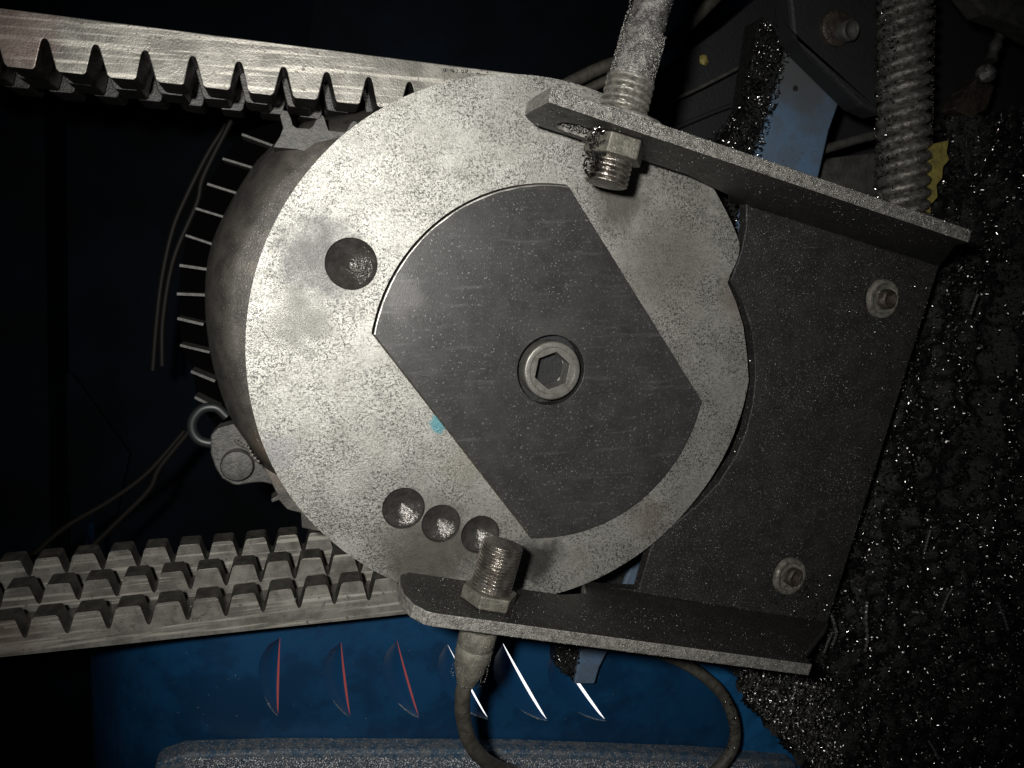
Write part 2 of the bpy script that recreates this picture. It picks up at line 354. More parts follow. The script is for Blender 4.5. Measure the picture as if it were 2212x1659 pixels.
def grow(poly, g, c=Bc):
    return [c+(np.array(p)-c)*(1+g/np.linalg.norm(np.array(p)-c)) for p in poly]
disc = thing('eccentric_disc', 'large pale speckled steel disc with four round pits in its face', 'disc', (DC[0], DC[1], -32))
V, Fc = prism(disc_poly, -36, 0, [grow(plate_poly, 4.5)] + [circ(x, y, r, 40) for x, y, r in bores])
nt_ = [1 if (abs(sum(V[i][2] for i in f)/len(f)+16) < 1 and len(f) == 4) else 0 for f in Fc]
obj('disc_face', V, Fc, MT['disc'], disc, bevel=2.5, mats=[MT['disc_edge']], midx=nt_, angle=50)
V, Fc = prism(disc_poly, -46, -37.5); obj('backing_flange', V, Fc, MT['disc_edge'], disc)
for x, y, r in bores:                             # drilled pits with conical floors
    prof = [(0.4, r+0.6), (-1.2, r-0.3), (-12, r-0.8), (-14.5, r*0.93), (-16.5, r*0.86), (-25, r*0.5), (-33.5, r*0.12), (-34.5, 0.5)]
    n = 40; V = []; Fc = []
    for l, rr in prof:
        V += [(x+rr*math.cos(2*math.pi*i/n), y+rr*math.sin(2*math.pi*i/n), l) for i in range(n)]
    for j in range(len(prof)-1):
        for i in range(n): a, b = j*n+i, j*n+(i+1) % n; Fc.append((a, a+n, b+n, b))
    obj('drilled_pit', V, Fc, MT['bore'], disc, smooth=True)
# raised rim lips
plate = thing('retaining_plate', 'dark grey plate with two curved ends and central bolt, on the pale disc', 'plate', (Bc[0], Bc[1], -18))
hole = circ(Bc[0], Bc[1], 77, 64)
V, Fc = prism(plate_poly, -30, 11, [hole]); obj('plate_face', V, Fc, MT['plate'], plate, bevel=2.0, angle=40)
rim = [p for p in arc(corn[0], corn[1])]
V = []; Fc = []
for i, p in enumerate(rim):
    d = (p-Bc)/np.linalg.norm(p-Bc); wd = 2.2+random.uniform(-.8, .8)
    V += [(*(p+d*0.8), 9.6), (*(p-d*0.4), 11.9), (*(p-d*wd), 12.3), (*(p-d*(wd+0.8)), 10.8)]
for i in range(len(rim)-1):
    for k in range(3): Fc.append((4*i+k, 4*i+4+k, 4*i+5+k, 4*i+1+k))
obj('worn_rim', V, Fc, MT['plate_rim'], plate)
V, Fc = prism(circ(Bc[0], Bc[1], 78, 64), -44, -28); obj('counterbore_floor', V, Fc, MT['dark'], plate)
bolt = thing('socket_bolt', 'round socket head bolt sunk in the middle of the dark plate', 'bolt', (Bc[0], Bc[1], -27))
hexr = circ(Bc[0], Bc[1], 42, 6, math.radians(78))
n = 64
prof = [(-27, 64), (17, 64), (20, 63.3), (21.7, 61.5), (22, 60), (22, 52), (20, 50)]
V = []; Fc = []
for l, rr in prof: V += [(Bc[0]+rr*math.cos(2*math.pi*i/n), Bc[1]+rr*math.sin(2*math.pi*i/n), l) for i in range(n)]
for j in range(len(prof)-1):
    for i in range(n): a, b = j*n+i, j*n+(i+1) % n; Fc.append((a, b, b+n, a+n))
obj('bolt_head', V, Fc, MT['bolt'], bolt, smooth=True)
V, Fc = prism(circ(Bc[0], Bc[1], 50.5, 64), -24, 20, [hexr]); obj('hex_socket', V, Fc, MT['bolt'], bolt, bevel=1.2)
V, Fc = lathe(np.array([Bc[0], Bc[1], -24]), (0, 0, 1), [(-6, 46), (-3, 45), (-9, 20), (-14, 1)], 24); obj('socket_floor', V, Fc, MT['bolt'], bolt, smooth=True)

# ================================================================== dished toothed wheel under the disc
dish_out = [(660,255),(610,290),(575,323),(550,350),(500,430),(465,500),(446,560),(438,640),(443,730),(460,820),(487,900),(520,960),(560,1012),(600,1052),(650,1105),(760,1180),(900,1230),(1100,1240),(1300,1180),(1450,1000),(1500,800),(1450,500),(1300,300),(1050,215),(850,220),(740,238)]
do = [W(x, y, -115)[:2] for x, y in dish_out]
sm = spline([(*p, 0) for p in do]+[(*do[0], 0)], 4)[:-1]; do = [p[:2] for p in sm]
wheel = thing('toothed_wheel', 'dull brown dished wheel with small teeth showing left of the pale disc', 'wheel', (DC[0], DC[1], -240))
cc = np.mean(do, 0); V = []; Fc = []; n = len(do)
for s, z in ((1.055, -330), (1.035, -260), (1.01, -195), (0.975, -140), (0.93, -98), (0.88, -68), (0.82, -52), (0.5, -46)):
    V += [(*(cc+(np.array(p)-cc)*s), z) for p in do]
for j in range(7):
    for i in range(n): a, b = j*n+i, j*n+(i+1) % n; Fc.append((a, a+n, b+n, b))
V = np.array(V)
V, Fc2 = V, [f[::-1] for f in Fc]
obj('dished_cover', V, Fc2, MT['dish'], wheel, smooth=True)
V, Fc = prism([tuple(cc+(np.array(p)-cc)*0.97) for p in do], -400, -331); obj('wheel_body', V, Fc, MT['dark'], wheel)
# pointed teeth standing against the upper rack
def tooth_px(pts, z0, z1, parent, m, bevel=1.5):
    V, Fc = prism(pxpoly(pts, z1), z0, z1); return obj('tooth', V, Fc, m, parent, bevel=bevel)
V, Fc = prism(pxpoly([(590,318),(604,296),(612,276),(605,250),(611,238),(621,240),(628,254),(632,270),(640,276),(668,278),(676,272),(683,258),(690,256),(695,248),(700,252),(704,266),(710,282),(748,286),(756,268),(764,261),(772,264),(778,280),(800,300),(735,345),(690,335),(640,322)], -66), -125, -66)
obj('tooth_crown', V, Fc, MT['fin'], wheel, bevel=6, seg=3)
tooth_px([(570,1010),(600,1070),(585,1080),(588,1086),(602,1080),(620,1100),(650,1108),(652,1140),(700,1150),(690,1080)], -140, -95, wheel, MT['dish'])
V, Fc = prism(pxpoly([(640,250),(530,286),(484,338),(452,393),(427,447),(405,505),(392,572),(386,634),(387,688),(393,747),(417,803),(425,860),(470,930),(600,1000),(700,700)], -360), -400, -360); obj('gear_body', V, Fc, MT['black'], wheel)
bars = [(522,290,579,311),(480,342,536,359),(447,397,498,413),(422,450,471,465),(400,508,448,524),(387,573,434,580),(381,635,428,637),(382,688,425,698),(388,746,438,758),(412,802,451,818),(420,858,460,878)]
for x0, y0, x1, y1 in bars:
    dx, dy = x1-x0, y1-y0; l = math.hypot(dx, dy); nx, ny = -dy/l*3.0, dx/l*3.0
    V, Fc = prism(pxpoly([(x0-nx, y0-ny), (x1+15*dx/l-nx, y1+15*dy/l-ny), (x1+15*dx/l+nx, y1+15*dy/l+ny), (x0+nx, y0+ny)], -300), -362, -300+random.uniform(-3, 3))
    obj('tooth', V, Fc, MT['fin'], wheel, bevel=1.0)

# ================================================================== racks
def rack(name, label, A, Bp, zf, inward, xs_front, offs, total, gap_root, rs, rd, roll, ext0, ext1, taper=(1.0, 0.0), dark_rear=False):
    """A, Bp world xy of two points on the outer edge; inward = +1/-1 side of the teeth; xs_front = distance along of tooth centres in the front row"""
    A = np.array(A); t = np.array(Bp)-A; t /= np.linalg.norm(t); nn = np.array([-t[1], t[0]])*inward
    T = lambda V: np.stack([A[0]+V[:, 0]*t[0]+V[:, 1]*nn[0], A[1]+V[:, 0]*t[1]+V[:, 1]*nn[1], V[:, 2]], 1)
    r = thing(name, label, 'toothed bar', (*(A+t*400), zf-300))
    tip = total
    V, Fc = prism([(ext0, 3), (ext1, 3), (ext1, gap_root-6), (ext0, gap_root-6)], zf-2*rs-62, zf-12, T=T)
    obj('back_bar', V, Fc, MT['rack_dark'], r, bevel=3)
    for row in range(3):
        z1 = zf-row*rs; z0 = z1-rd
        poly = [(ext1, 0), (ext0, 0)]; cs = sorted(x+offs[row] for x in xs_front); top = []
        for c in cs:
            if c < ext0+30 or c > ext1-45: continue
            ws = random.uniform(-1, 1)
            top += [(c-39, gap_root), (c-36.5, gap_root+2), (c-34, gap_root+8), (c-24+ws, tip-4), (c-19.5+ws, tip+random.uniform(-1, 1)), (c+19.5+ws, tip+random.uniform(-1, 1)), (c+24+ws, tip-4), (c+34, gap_root+8), (c+36.5, gap_root+2), (c+39, gap_root)]
        poly += [(ext0, gap_root)] + top + [(ext1, gap_root)]
        V, Fc = prism(poly, z0, z1, T=lambda V: T(np.stack([V[:, 0], V[:, 1]*(taper[0]+taper[1]*V[:, 0])+roll*(zf-V[:, 2]), V[:, 2]], 1)))
        mi = []
        for f in Fc:
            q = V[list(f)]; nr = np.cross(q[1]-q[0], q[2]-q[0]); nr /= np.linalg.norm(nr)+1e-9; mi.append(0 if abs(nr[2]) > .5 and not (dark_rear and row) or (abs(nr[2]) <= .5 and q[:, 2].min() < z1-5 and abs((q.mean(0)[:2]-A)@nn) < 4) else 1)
        obj('tooth_row', V, Fc, MT['rack'], r, bevel=1.8, angle=24, mats=[MT['rack_black' if dark_rear else 'rack_dark']], midx=mi)  # second slot holds the tone darkened for shade
    return r
P = 80.0
# upper rack: front teeth at mid-way between the measured gaps
A = W(0, 17, -60)[:2]; Bp = W(1050, 151, -60)[:2]
A = np.array(A); t = (Bp-A)/np.linalg.norm(Bp-A)
gaps = [(97,95),(203,108),(312,120),(415,130),(517,144),(613,154),(710,167),(797,178),(885,190)]
g = [(W(x, y, -60)[:2]-A)@t for x, y in gaps]; p_ = np.mean(np.diff(g)); off = np.mean([gi-i*p_ for i, gi in enumerate(g)])
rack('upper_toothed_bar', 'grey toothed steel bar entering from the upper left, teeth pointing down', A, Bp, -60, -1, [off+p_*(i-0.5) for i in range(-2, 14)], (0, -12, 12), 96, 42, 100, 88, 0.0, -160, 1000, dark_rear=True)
A = np.array(W(0, 1420, -140)[:2]); Bp = np.array(W(890, 1325, -140)[:2]); t = (Bp-A)/np.linalg.norm(Bp-A)
tp = [(7,1336),(88,1326),(182,1316),(272,1307),(362,1298),(447,1289),(530,1280),(610,1271),(687,1262)]
g = [(W(x, y, -140)[:2]-A)@t for x, y in tp]; p_ = np.mean(np.diff(g)); off = np.mean([gi-i*p_ for i, gi in enumerate(g)])
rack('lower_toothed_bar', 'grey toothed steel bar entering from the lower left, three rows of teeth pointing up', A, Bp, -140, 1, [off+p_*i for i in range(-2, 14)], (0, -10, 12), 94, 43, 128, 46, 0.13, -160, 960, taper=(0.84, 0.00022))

# ================================================================== bracket
H = 255.0
bracket = thing('sensor_bracket', 'black folded steel bracket right of the disc, two upright flanges carrying the sensors', 'bracket', (*W(1700, 900, -45)[:2], -45))
base_px = [(1612,430),'U',
 (1380,1273),(1404,1189),(1417,1163),(1454,1134),(1510,1088),(1553,1042),(1590,985),(1613,930),(1626,872),(1632,815),(1630,762),(1624,715),(1608,663),(1588,625),(1578,606),(1590,575),(1602,540),(1612,490)]
def flange_frame(A, Bq):
    A = W(*A, H); Bq = W(*Bq, H); return A[:2], (Bq-A)[:2]/np.linalg.norm((Bq-A)[:2])
uP, uD = flange_frame((1184,221), (2088,523)); lP, lD = flange_frame((937,1324), (1761,1436))
bp = pxpoly([p for p in base_px if p != 'U'], -14)
bp = bp[:1] + [tuple(uP+uD*600), tuple(uP+uD*1175), tuple(lP+lD*1140), tuple(lP+lD*478)] + bp[1:]
holes = [circ(*W(1903, 650, -14)[:2], 34, 32), circ(*W(1702, 1246, -14)[:2], 34, 32)]
V, Fc = prism(bp, -44, -14); obj('base_plate', V, Fc, MT['bracket'], bracket, bevel=2.5)
def flange(A, Bq, outline, thick, sgn, slots):
    A = W(*A, H); Bq = W(*Bq, H); t = (Bq-A)/np.linalg.norm(Bq-A); N = np.cross(t, [0, 0, 1]); out = N*sgn
    def sz(px, py): q = onplane(px, py, A, N); return ((q-A)@t, q[2])
    poly = []
    for o in outline: poly.append(o if o[0] == 'sz' else ('sz', *sz(*o)))
    poly = [(p[1], p[2]) for p in poly]
    T = lambda V: A*np.array([1, 1, 0]) + V[:, 0:1]*t + V[:, 1:2]*np.array([0, 0, 1.0]) + V[:, 2:3]*out
    V, Fc = prism(poly, 0, thick, slots, T=T)
    mid = []
    for f in Fc:
        P_ = V[list(f)]; nrm = np.cross(P_[1]-P_[0], P_[2]-P_[0]); nrm /= (np.linalg.norm(nrm)+1e-9)
        mid.append(1 if abs(nrm@N) < 0.5 else 0)
    o = obj('side_flange', V, Fc, MT['bracket'], bracket, bevel=2.2, mats=[MT['edge']], midx=mid)
    return A, t, out, T
slot = [(48,130),(60,112),(80,104),(196,104),(212,118),(216,150),(205,172),(190,180),(80,180),(60,170)]
slot = [(45+ (x-48), y) for x, y in slot]
uA, ut, uo, uT = flange((1184,221), (2088,523), [('sz',0,H),('sz',965,H),('sz',985,205),('sz',1178,-14),('sz',1178,-44),('sz',560,-44),('sz',520,20),('sz',380,78),('sz',125,84),('sz',30,84),(1140,259),(1133,250),('sz',-4,170)], 27, -1, [[(60,124),(70,112),(84,106),(205,106),(215,124),(215,160),(205,180),(84,180),(70,172),(60,158)]])
lA, lt, lo_, lT = flange((937,1324), (1761,1436), [('sz',0,H),('sz',868,H),('sz',888,205),('sz',1143,-14),('sz',1143,-44),('sz',430,-44),('sz',400,40),('sz',330,70),('sz',-20,74),('sz',-42,96),('sz',-49,140),('sz',-47,190),('sz',-34,228),('sz',-14,249)], 27, 1, [])

# grit lying on the front edges, as small grains
def strip_grit(T, s0, s1, n, z, size=(2.5, 6), name='metal_grit', label=None):
    s = rng.uniform(s0, s1, n); th = rng.uniform(1, 26, n)
    P_ = T(np.stack([s, np.full(n, z), th], 1)); V, Fc = chip_cloud(P_, np.tile([0, 0, 1.0], (n, 1)), rng.uniform(*size, n), 'grain')
    fast_obj(name, V, Fc, MT['grit'], label, cat='metal grit')
strip_grit(uT, 0, 960, 3200, H, label='bright iron filings lying along the edge of the upper bracket flange')
strip_grit(lT, -10, 865, 1500, H, size=(1.8, 4.2), label='fine grey filings lying along the edge of the lower bracket flange')

def face_dust(T, s0, s1, z0, z1, n, size, label):
    P_ = T(np.stack([rng.uniform(s0, s1, n), rng.uniform(z0, z1, n), np.full(n, -1.0)], 1))
    V, Fc = chip_cloud(P_, np.tile([0, 0, 0.2], (n, 1)), rng.uniform(*size, n), 'grain'); fast_obj('metal_dust', V, Fc, MT['grit'], label, cat='metal dust')
face_dust(lT, -30, 900, 80, 250, 420, (1.2, 4), 'specks of dust stuck to the inner face of the lower flange')
face_dust(uT, 0, 950, 90, 250, 350, (1.2, 3.5), 'specks of dust stuck to the inner face of the upper flange')
nS = 420; P_ = uT(np.stack([rng.uniform(70, 205, nS), 125+rng.uniform(-4, 14, nS), rng.uniform(2, 25, nS)], 1)); V, Fc = chip_cloud(P_, np.tile([0, 0, 1.0], (nS, 1)), rng.uniform(3, 9, nS), 'grain')
fast_obj('metal_grit', V, Fc, MT['grit'], 'grit heaped inside the long slot of the upper flange', cat='metal grit')
# rivet-like screws through the base plate
def screw(px, py, label, rot):
    c = W(px, py, -14); s = thing('base_screw', label, 'screw', (c[0], c[1], -14), 'round screws in the base plate')
    d = np.array([0.10, 0.02, 1.0])
    V, Fc = lathe(np.array([c[0], c[1], -14]), d, [(0, 49), (8, 49), (12, 47), (14, 42), (13, 38), (4, 34), (3, 4)], 40, 0.6); obj('screw_rim', V, Fc, MT['screw'], s, smooth=True)
    V, Fc = lathe(np.array([c[0]+9, c[1]-1, -9]), d, [(0, 25), (12, 24), (16, 19), (13, 12), (6, 11), (4, 1)], 24, 1.4); obj('screw_core', V, Fc, MT['brown'], s, smooth=True)
    return s
screw(1903, 645, 'round pale-rimmed screw at the upper right of the black bracket plate', 0)
screw(1702, 1243, 'round pale-rimmed screw low on the black bracket plate, above the lower flange', 1)
for (x, y) in ((1889, 690), (1683, 1285)):
    c = W(x, y, -14); V, Fc = prism(circ(c[0], c[1], 13, 16), -13.8, -13.2); obj('drain_hole', V, Fc, MT['dark'], bracket)

# ================================================================== sensors
def hexnut(Cn, d, r, h, rot, parent, m):
    d, s, t = frame(d); V = []; Fc = []
    ring = lambda l, rr: [Cn+d*l+rr*(math.cos(rot+i*math.pi/3)*s+math.sin(rot+i*math.pi/3)*t) for i in range(6)]
    V += ring(0, r) + ring(h, r)
    for i in range(6): Fc.append((i, (i+1) % 6, (i+1) % 6+6, i+6))
    Fc += [tuple(range(6))[::-1], tuple(range(6, 12))]
    return obj('hex_nut', V, Fc, m, parent, bevel=3, seg=3)
def threaded(P0, d, L, r, pitch, m, parent, name='threaded_barrel', nseg=36, depth=2.6):
    steps = int(L/pitch*8); prof = [(0, r*0.55), (0, r-4)] + [(L*i/steps, r) for i in range(1, steps)] + [(L, r-4)]
    hx = lambda l, th: (depth*(1-3.0*max(0.0, 1-abs(((l/pitch - th/(2*math.pi)) % 1)-0.5)*3.2)) if 2 < l < L-2 else 0)
    V, Fc = lathe(P0, d, prof, nseg, 0.1, hx)
    obj(name, V, Fc, m, parent, smooth=False)
# upper
ZS = 168.0
def axis_hit(px, py, A, out):                      # where the sensor axis crosses the flange's inner face
    q = W(px, py, ZS); k = (q-A)@out; return q-out*k
uc = axis_hit(1332, 300, uA, uo); sens1 = thing('proximity_sensor', 'threaded sensor crusted with filings, standing through the upper bracket flange', 'sensor', uc, 'sensors on the bracket')
tipd = (W(1302, 398, ZS)-uc)@uo
threaded(uc+uo*tipd, uo, -tipd+10, 39, 9.5, MT['thread'], sens1)
threaded(uc+uo*26, uo, 92, 43, 13, MT['dusty_thread'], sens1, 'upper_thread', depth=3.4)
hexnut(uc-uo*38, uo, 60, 37, 0.04, sens1, MT['nut'])
V, Fc = lathe(uc+uo*27.5, uo, [(0, 84), (3, 86), (7, 84), (12, 70)], 40, 0.8); obj('washer', V, Fc, MT['edge'], sens1, smooth=True)
V, Fc = lathe(uc+uo*112, uo+np.array([0.02, 0, 0.05]), [(0, 41)]+[(8*i, 42-0.1*i) for i in range(1, 11)]+[(92, 38), (110, 36)]+[(110+12*i, 36-0.2*i) for i in range(1, 15)], 30, 1.5)
V += rng.normal(0, 0.5, V.shape); obj('connector_sleeve', V, Fc, MT['filings'], sens1, smooth=True)
# grains caked on the sensor
def cake(P0, d, L, r, n, size, parent=None, half=None, mname='grit', label=None):
    d, s, t = frame(d); l = rng.uniform(0, L, n); th = rng.uniform(0, 2*math.pi, n)
    Nn = np.cos(th)[:, None]*s + np.sin(th)[:, None]*t
    k = (Nn@np.array([0, 0, 1.0]) > -0.3) ; l, Nn = l[k], Nn[k]
    P_ = P0 + l[:, None]*d + Nn*r; V, Fc = chip_cloud(P_, Nn, rng.uniform(*size, len(l)), 'grain')
    return fast_obj('caked_filings', V, Fc, MT[mname], parent=parent)
cake(uc+uo*112, uo+np.array([0.02, 0, 0.05]), 85, 41.5, 1500, (2.5, 6.5), sens1); cake(uc+uo*195, uo+np.array([0.02, 0, 0.06]), 190, 37.5, 2200, (2.5, 6.5), sens1)
cake(uc+uo*26, uo, 90, 43, 350, (2, 4), sens1)
# lower
lc = axis_hit(1052, 1300, lA, lo_); sens2 = thing('proximity_sensor', 'threaded sensor with a cable, standing through the lower bracket flange', 'sensor', lc, 'sensors on the bracket')
tipd = (W(1078, 1172, ZS)-lc)@lo_
threaded(lc+lo_*tipd, lo_, -tipd+10, 40, 7.0, MT['thread'], sens2, depth=1.8)
hexnut(lc-lo_*28, lo_, 57, 27, -0.05, sens2, MT['nut'])
threaded(lc+lo_*27, lo_, 26, 37, 9, MT['thread'], sens2, 'lower_thread')
dd = W(1003, 1490, 150)-(lc+lo_*50); dd /= np.linalg.norm(dd)
V, Fc = lathe(lc+lo_*52, dd, [(0, 36), (6, 38), (40, 38), (43, 36), (48, 38), (70, 37), (74, 35), (95, 33), (112, 27), (128, 22), (132, 19)], 32, 0.7); obj('connector_sleeve', V, Fc, MT['sleeve'], sens2, smooth=True)
e = lc+lo_*52+dd*128
cab = [e, e+dd*30+np.array([0, 0, -4]), W(1000, 1545, 120), W(1014, 1600, 90), W(1045, 1640, 55), W(1100, 1668, 0), W(1250, 1720, -80), W(1450, 1730, -140), W(1560, 1650, -170), W(1588, 1580, -180), W(1560, 1500, -190), W(1490, 1440, -200), W(1400, 1400, -220)]
V, Fc = tube(cab, 16.5, 16, 10, rf=lambda t: 16.5+0.3*math.sin(t*90)); obj('cable', V, Fc, MT['cable'], sens2, smooth=True)
cake(lc+lo_*60, dd, 110, 37, 500, (1.5, 3.5), sens2)

# ================================================================== lug, small bolt and hose ring at lower left of the wheel
lug = thing('bolted_lug', 'small dull lug with a round bolt head at the lower left rim of the disc', 'lug', W(510, 1000, -150))
V, Fc = prism(pxpoly([(455,940),(470,925),(505,915),(530,950),(570,1010),(600,1050),(568,1042),(545,1043),(520,1048),(500,1046),(480,1034),(465,1010),(455,980)], -125), -175, -125); obj('lug_body', V, Fc, MT['fin'], lug, bevel=6, seg=3)
c = W(513, 1003, -120); V, Fc = lathe(np.array([c[0], c[1], -125]), (0, 0, 1), [(0, 34), (16, 34), (21, 31), (23, 22), (22, 2)], 32, 0.3); obj('bolt_head', V, Fc, MT['fin'], lug, smooth=True)
V, Fc = tube([W(x, y, -230) for x, y in ((490,900),(467,881),(438,883),(418,905),(416,930),(430,950),(455,957),(480,950))], 11, 14); obj('hose_loop', V, Fc, MT['glossy'], None, smooth=True, label='glossy black hose loop behind the bolted lug', cat='hose')

# ================================================================== conduit (corrugated hose)
h0 = W(1957, -40, -130); h1 = W(1948, 520, -130); hd = (h1-h0); HL = np.linalg.norm(hd)
pitch = 31.0; steps = int(HL/pitch*14)
V, Fc = lathe(h0, hd, [(HL*i/steps, 57) for i in range(steps+1)], 40, 0.8, lambda l, th: 22*abs(math.sin(math.pi*(l/pitch+2*(th)/(2*math.pi))))**0.5-13)
hose = thing('corrugated_conduit', 'thick ribbed conduit coated with filings, running down from the top right', 'conduit', h1)
obj('ribbed_tube', V, Fc, MT['hose'], hose, smooth=True)
cake(h0, hd, HL, 66, 1500, (2.0, 5.0), hose, mname='grit')
d_, s_, t_ = frame(hd); n = 420
l = rng.uniform(0, HL, n); th = rng.uniform(-0.6, 0.6, n)+math.atan2((W(1900, 300, -130)-W(1957, 300, -130))@t_, (W(1900, 300, -130)-W(1957, 300, -130))@s_)
Nn = np.cos(th)[:, None]*s_+np.sin(th)[:, None]*t_
V, Fc = chip_cloud(h0+l[:, None]*d_+Nn*66, Nn, rng.uniform(8, 15, n)); fast_obj('steel_chips', V, Fc, MT['chips'], 'steel chips stuck along the left side of the ribbed conduit', cat='steel chips')

# ================================================================== blue strut behind the bracket
strut = thing('blue_strut', 'flat oily blue steel strut passing behind the bracket', 'strut', W(1500, 800, -290))
V, Fc = prism(pxpoly([(1705,92),(1722,130),(1760,160),(1812,150),(1826,165),(1822,195),(1791,283),(1771,372),(1745,470),(1480,1200),(1400,1330),(1340,1400),(1317,1400),(1296,1440),(1285,1478),(1240,1478),(1257,1396),(1345,1270),(1420,1080),(1540,680),(1590,513),(1602,440),(1635,323),(1661,247)], -250), -290, -250)
obj('strut_face', V, Fc, MT['blue_beam'], strut, bevel=5)
c = W(1718, 191, -250); V, Fc = prism(circ(c[0], c[1], 8, 14), -250.5, -249); obj('rivet_hole', V, Fc, MT['dark'], strut)
# dark chip-laden bar to its left
edge_bar = thing('chip_covered_bar', 'dark bar piled with oily chips, beside the left edge of the blue strut', 'bar', W(1560, 600, -330))
V, Fc = prism(pxpoly([(1640,40),(1705,80),(1661,247),(1602,440),(1590,513),(1540,680),(1420,1080),(1345,1270),(1257,1396),(1240,1470),(1200,1440),(1200,1380),(1310,1200),(1410,900),(1520,620),(1560,400),(1530,325),(1585,290),(1610,230)], -262), -330, -262)
obj('bar_face', V, Fc, MT['chips_base'], edge_bar, bevel=4)

# ================================================================== background machine parts
def slab(name, label, cat, px, z1, z0, m, bevel=4, kind=None):
    V, Fc = prism(pxpoly(px, z1), z0, z1); return obj(name, V, Fc, m, None, bevel=bevel, label=label, cat=cat, kind=kind)
def rod(name, label, cat, pts, r, m, n=12):
    V, Fc = tube(pts, r, n, 8); return obj(name, V, Fc, m, None, smooth=True, label=label, cat=cat)
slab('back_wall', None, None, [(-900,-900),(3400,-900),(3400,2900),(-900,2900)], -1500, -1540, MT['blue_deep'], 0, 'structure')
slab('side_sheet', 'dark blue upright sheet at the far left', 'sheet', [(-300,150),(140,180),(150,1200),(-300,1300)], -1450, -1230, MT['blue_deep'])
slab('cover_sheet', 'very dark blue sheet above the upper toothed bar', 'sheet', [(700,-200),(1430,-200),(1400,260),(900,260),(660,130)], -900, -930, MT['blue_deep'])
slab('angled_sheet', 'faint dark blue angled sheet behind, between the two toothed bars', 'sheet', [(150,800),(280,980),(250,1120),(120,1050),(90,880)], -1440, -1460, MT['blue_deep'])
slab('dark_guard', 'black folded guard behind the upper sensor', 'guard', [(1430,150),(1560,60),(1700,-60),(1900,-60),(1900,420),(1500,420),(1200,300),(1300,220)], -620, -660, MT['dark'])
rod('sheathed_cable', 'thick grey cable passing behind the upper sensor to the top edge', 'cable', [W(1180, 205, -420), W(1300, 146, -420), W(1410, 112, -420), W(1470, 70, -420), W(1560, -20, -420)], 17, MT['cable_dark'])
rod('sheathed_cable', 'second grey cable just below the thick one, beside the disc top', 'cable', [W(1230, 215, -440), W(1320, 170, -440), W(1420, 150, -440)], 13, MT['cable_dark'])
rod('guard_rail', 'thin dark rail crossing behind the upper sensor', 'rail', [W(1420, 232, -560), W(1520, 185, -560), W(1660, 112, -560)], 6, MT['greymach'])
rod('guard_rail', 'lower faint rail above the upper flange', 'rail', [W(1450, 280, -590), W(1560, 235, -590), W(1660, 205, -590)], 7, MT['dark'])
V, Fc = lathe(W(1519, 130, -615), (0.1, 0.1, 1), [(0, 16), (6, 14), (10, 8), (11, 2)], 9, 4.0); obj('grease_blob', V, Fc, MT['yellow'], None, smooth=True, label='small pale grease blob on the black guard', cat='grease')
slab('cast_housing', 'dark cast housing above the blue strut', 'housing', [(1700,-60),(1920,-60),(1905,250),(1860,230),(1800,170),(1750,120),(1715,80)], -180, -250, MT['dark'], 10)
hb = thing('housing_bolt', 'dirty round bolt on the dark housing at the top', 'bolt', W(1818, 66, -180))
V, Fc = lathe(W(1803, 62, -180), (0, 0, 1), [(0, 44), (10, 44), (14, 38)], 28, 1.5); obj('washer', V, Fc, MT['brown'], hb, smooth=True)
V, Fc = lathe(W(1822, 68, -168), (0.1, -0.1, 1), [(0, 28), (24, 27), (28, 22), (22, 14), (16, 2)], 20, 1.6); obj('bolt_head', V, Fc, MT['greymach'], hb, smooth=True)
slab('corner_casting', 'dull grey casting in the top right corner', 'casting', [(2060,-60),(2260,-60),(2260,90),(2190,50),(2130,30)], -60, -120, MT['greymach'], 8)
slab('right_housing', 'near-black housing right of the ribbed conduit', 'housing', [(2000,-60),(2160,20),(2230,80),(2230,420),(2060,300),(1990,330)], -420, -480, MT['dark'], 8)
fit = thing('grease_fitting', 'dirty grease fitting with a round knob, right of the conduit', 'fitting', W(2110, 190, -220))
V, Fc = tube([W(2168, 60, -150), W(2152, 95, -150), W(2140, 130, -150)], 14, 14, 6, rf=lambda t: 14+2.5*math.sin(t*14)); obj('nipple', V, Fc, MT['greymach'], fit, smooth=True)
V, Fc = lathe(W(2130, 158, -155), (0.1, 0.1, 1), [(-22, 10), (-15, 20), (0, 26), (15, 20), (22, 8)], 18, 2.0); obj('knob', V, Fc, MT['filings'], fit, smooth=True)
V, Fc = prism(pxpoly([(2060,235),(2085,195),(2115,165),(2150,185),(2135,235),(2100,255)], -190), -240, -190); obj('fitting_block', V, Fc, MT['brown'], fit, bevel=5)
rod('tie_rod', 'dark rod running behind the conduit', 'rod', [W(1740, 335, -330), W(1900, 290, -330), W(2110, 262, -330)], 13, MT['greymach'])
slab('shelf_plate', 'dark plate below the rod, left of the conduit', 'plate', [(1760,365),(1800,340),(1930,325),(1930,460),(1780,400)], -360, -390, MT['greymach'], 4)
slab('yellow_sheet', 'dull yellow painted sheet showing right of the conduit', 'sheet', [(1960,325),(2010,312),(2050,303),(2046,330),(2052,345),(2038,360),(2036,385),(2024,400),(2026,425),(2012,440),(2010,475),(1960,480)], -100, -110, MT['yellow'], 2)
for i, pts in enumerate([[(330,800),(338,700),(350,600),(372,500),(400,430),(450,330),(490,270)], [(350,790),(352,690),(375,560),(425,440),(440,380),(500,260)],
                         [(60,1210),(140,1140),(240,1080),(320,1020),(400,930)], [(150,1230),(240,1140),(320,1060),(345,1010),(410,930)]]):
    rod('thin_hose', ['outer thin dark hose curving down left of the wheel', 'inner thin dark hose curving beside the wheel', 'upper thin hose sloping down to the lower left', 'lower thin hose sloping down to the lower left'][i], 'hose',
        [W(x, y, -700+20*i) for x, y in pts], 8, MT['thin_hose'])

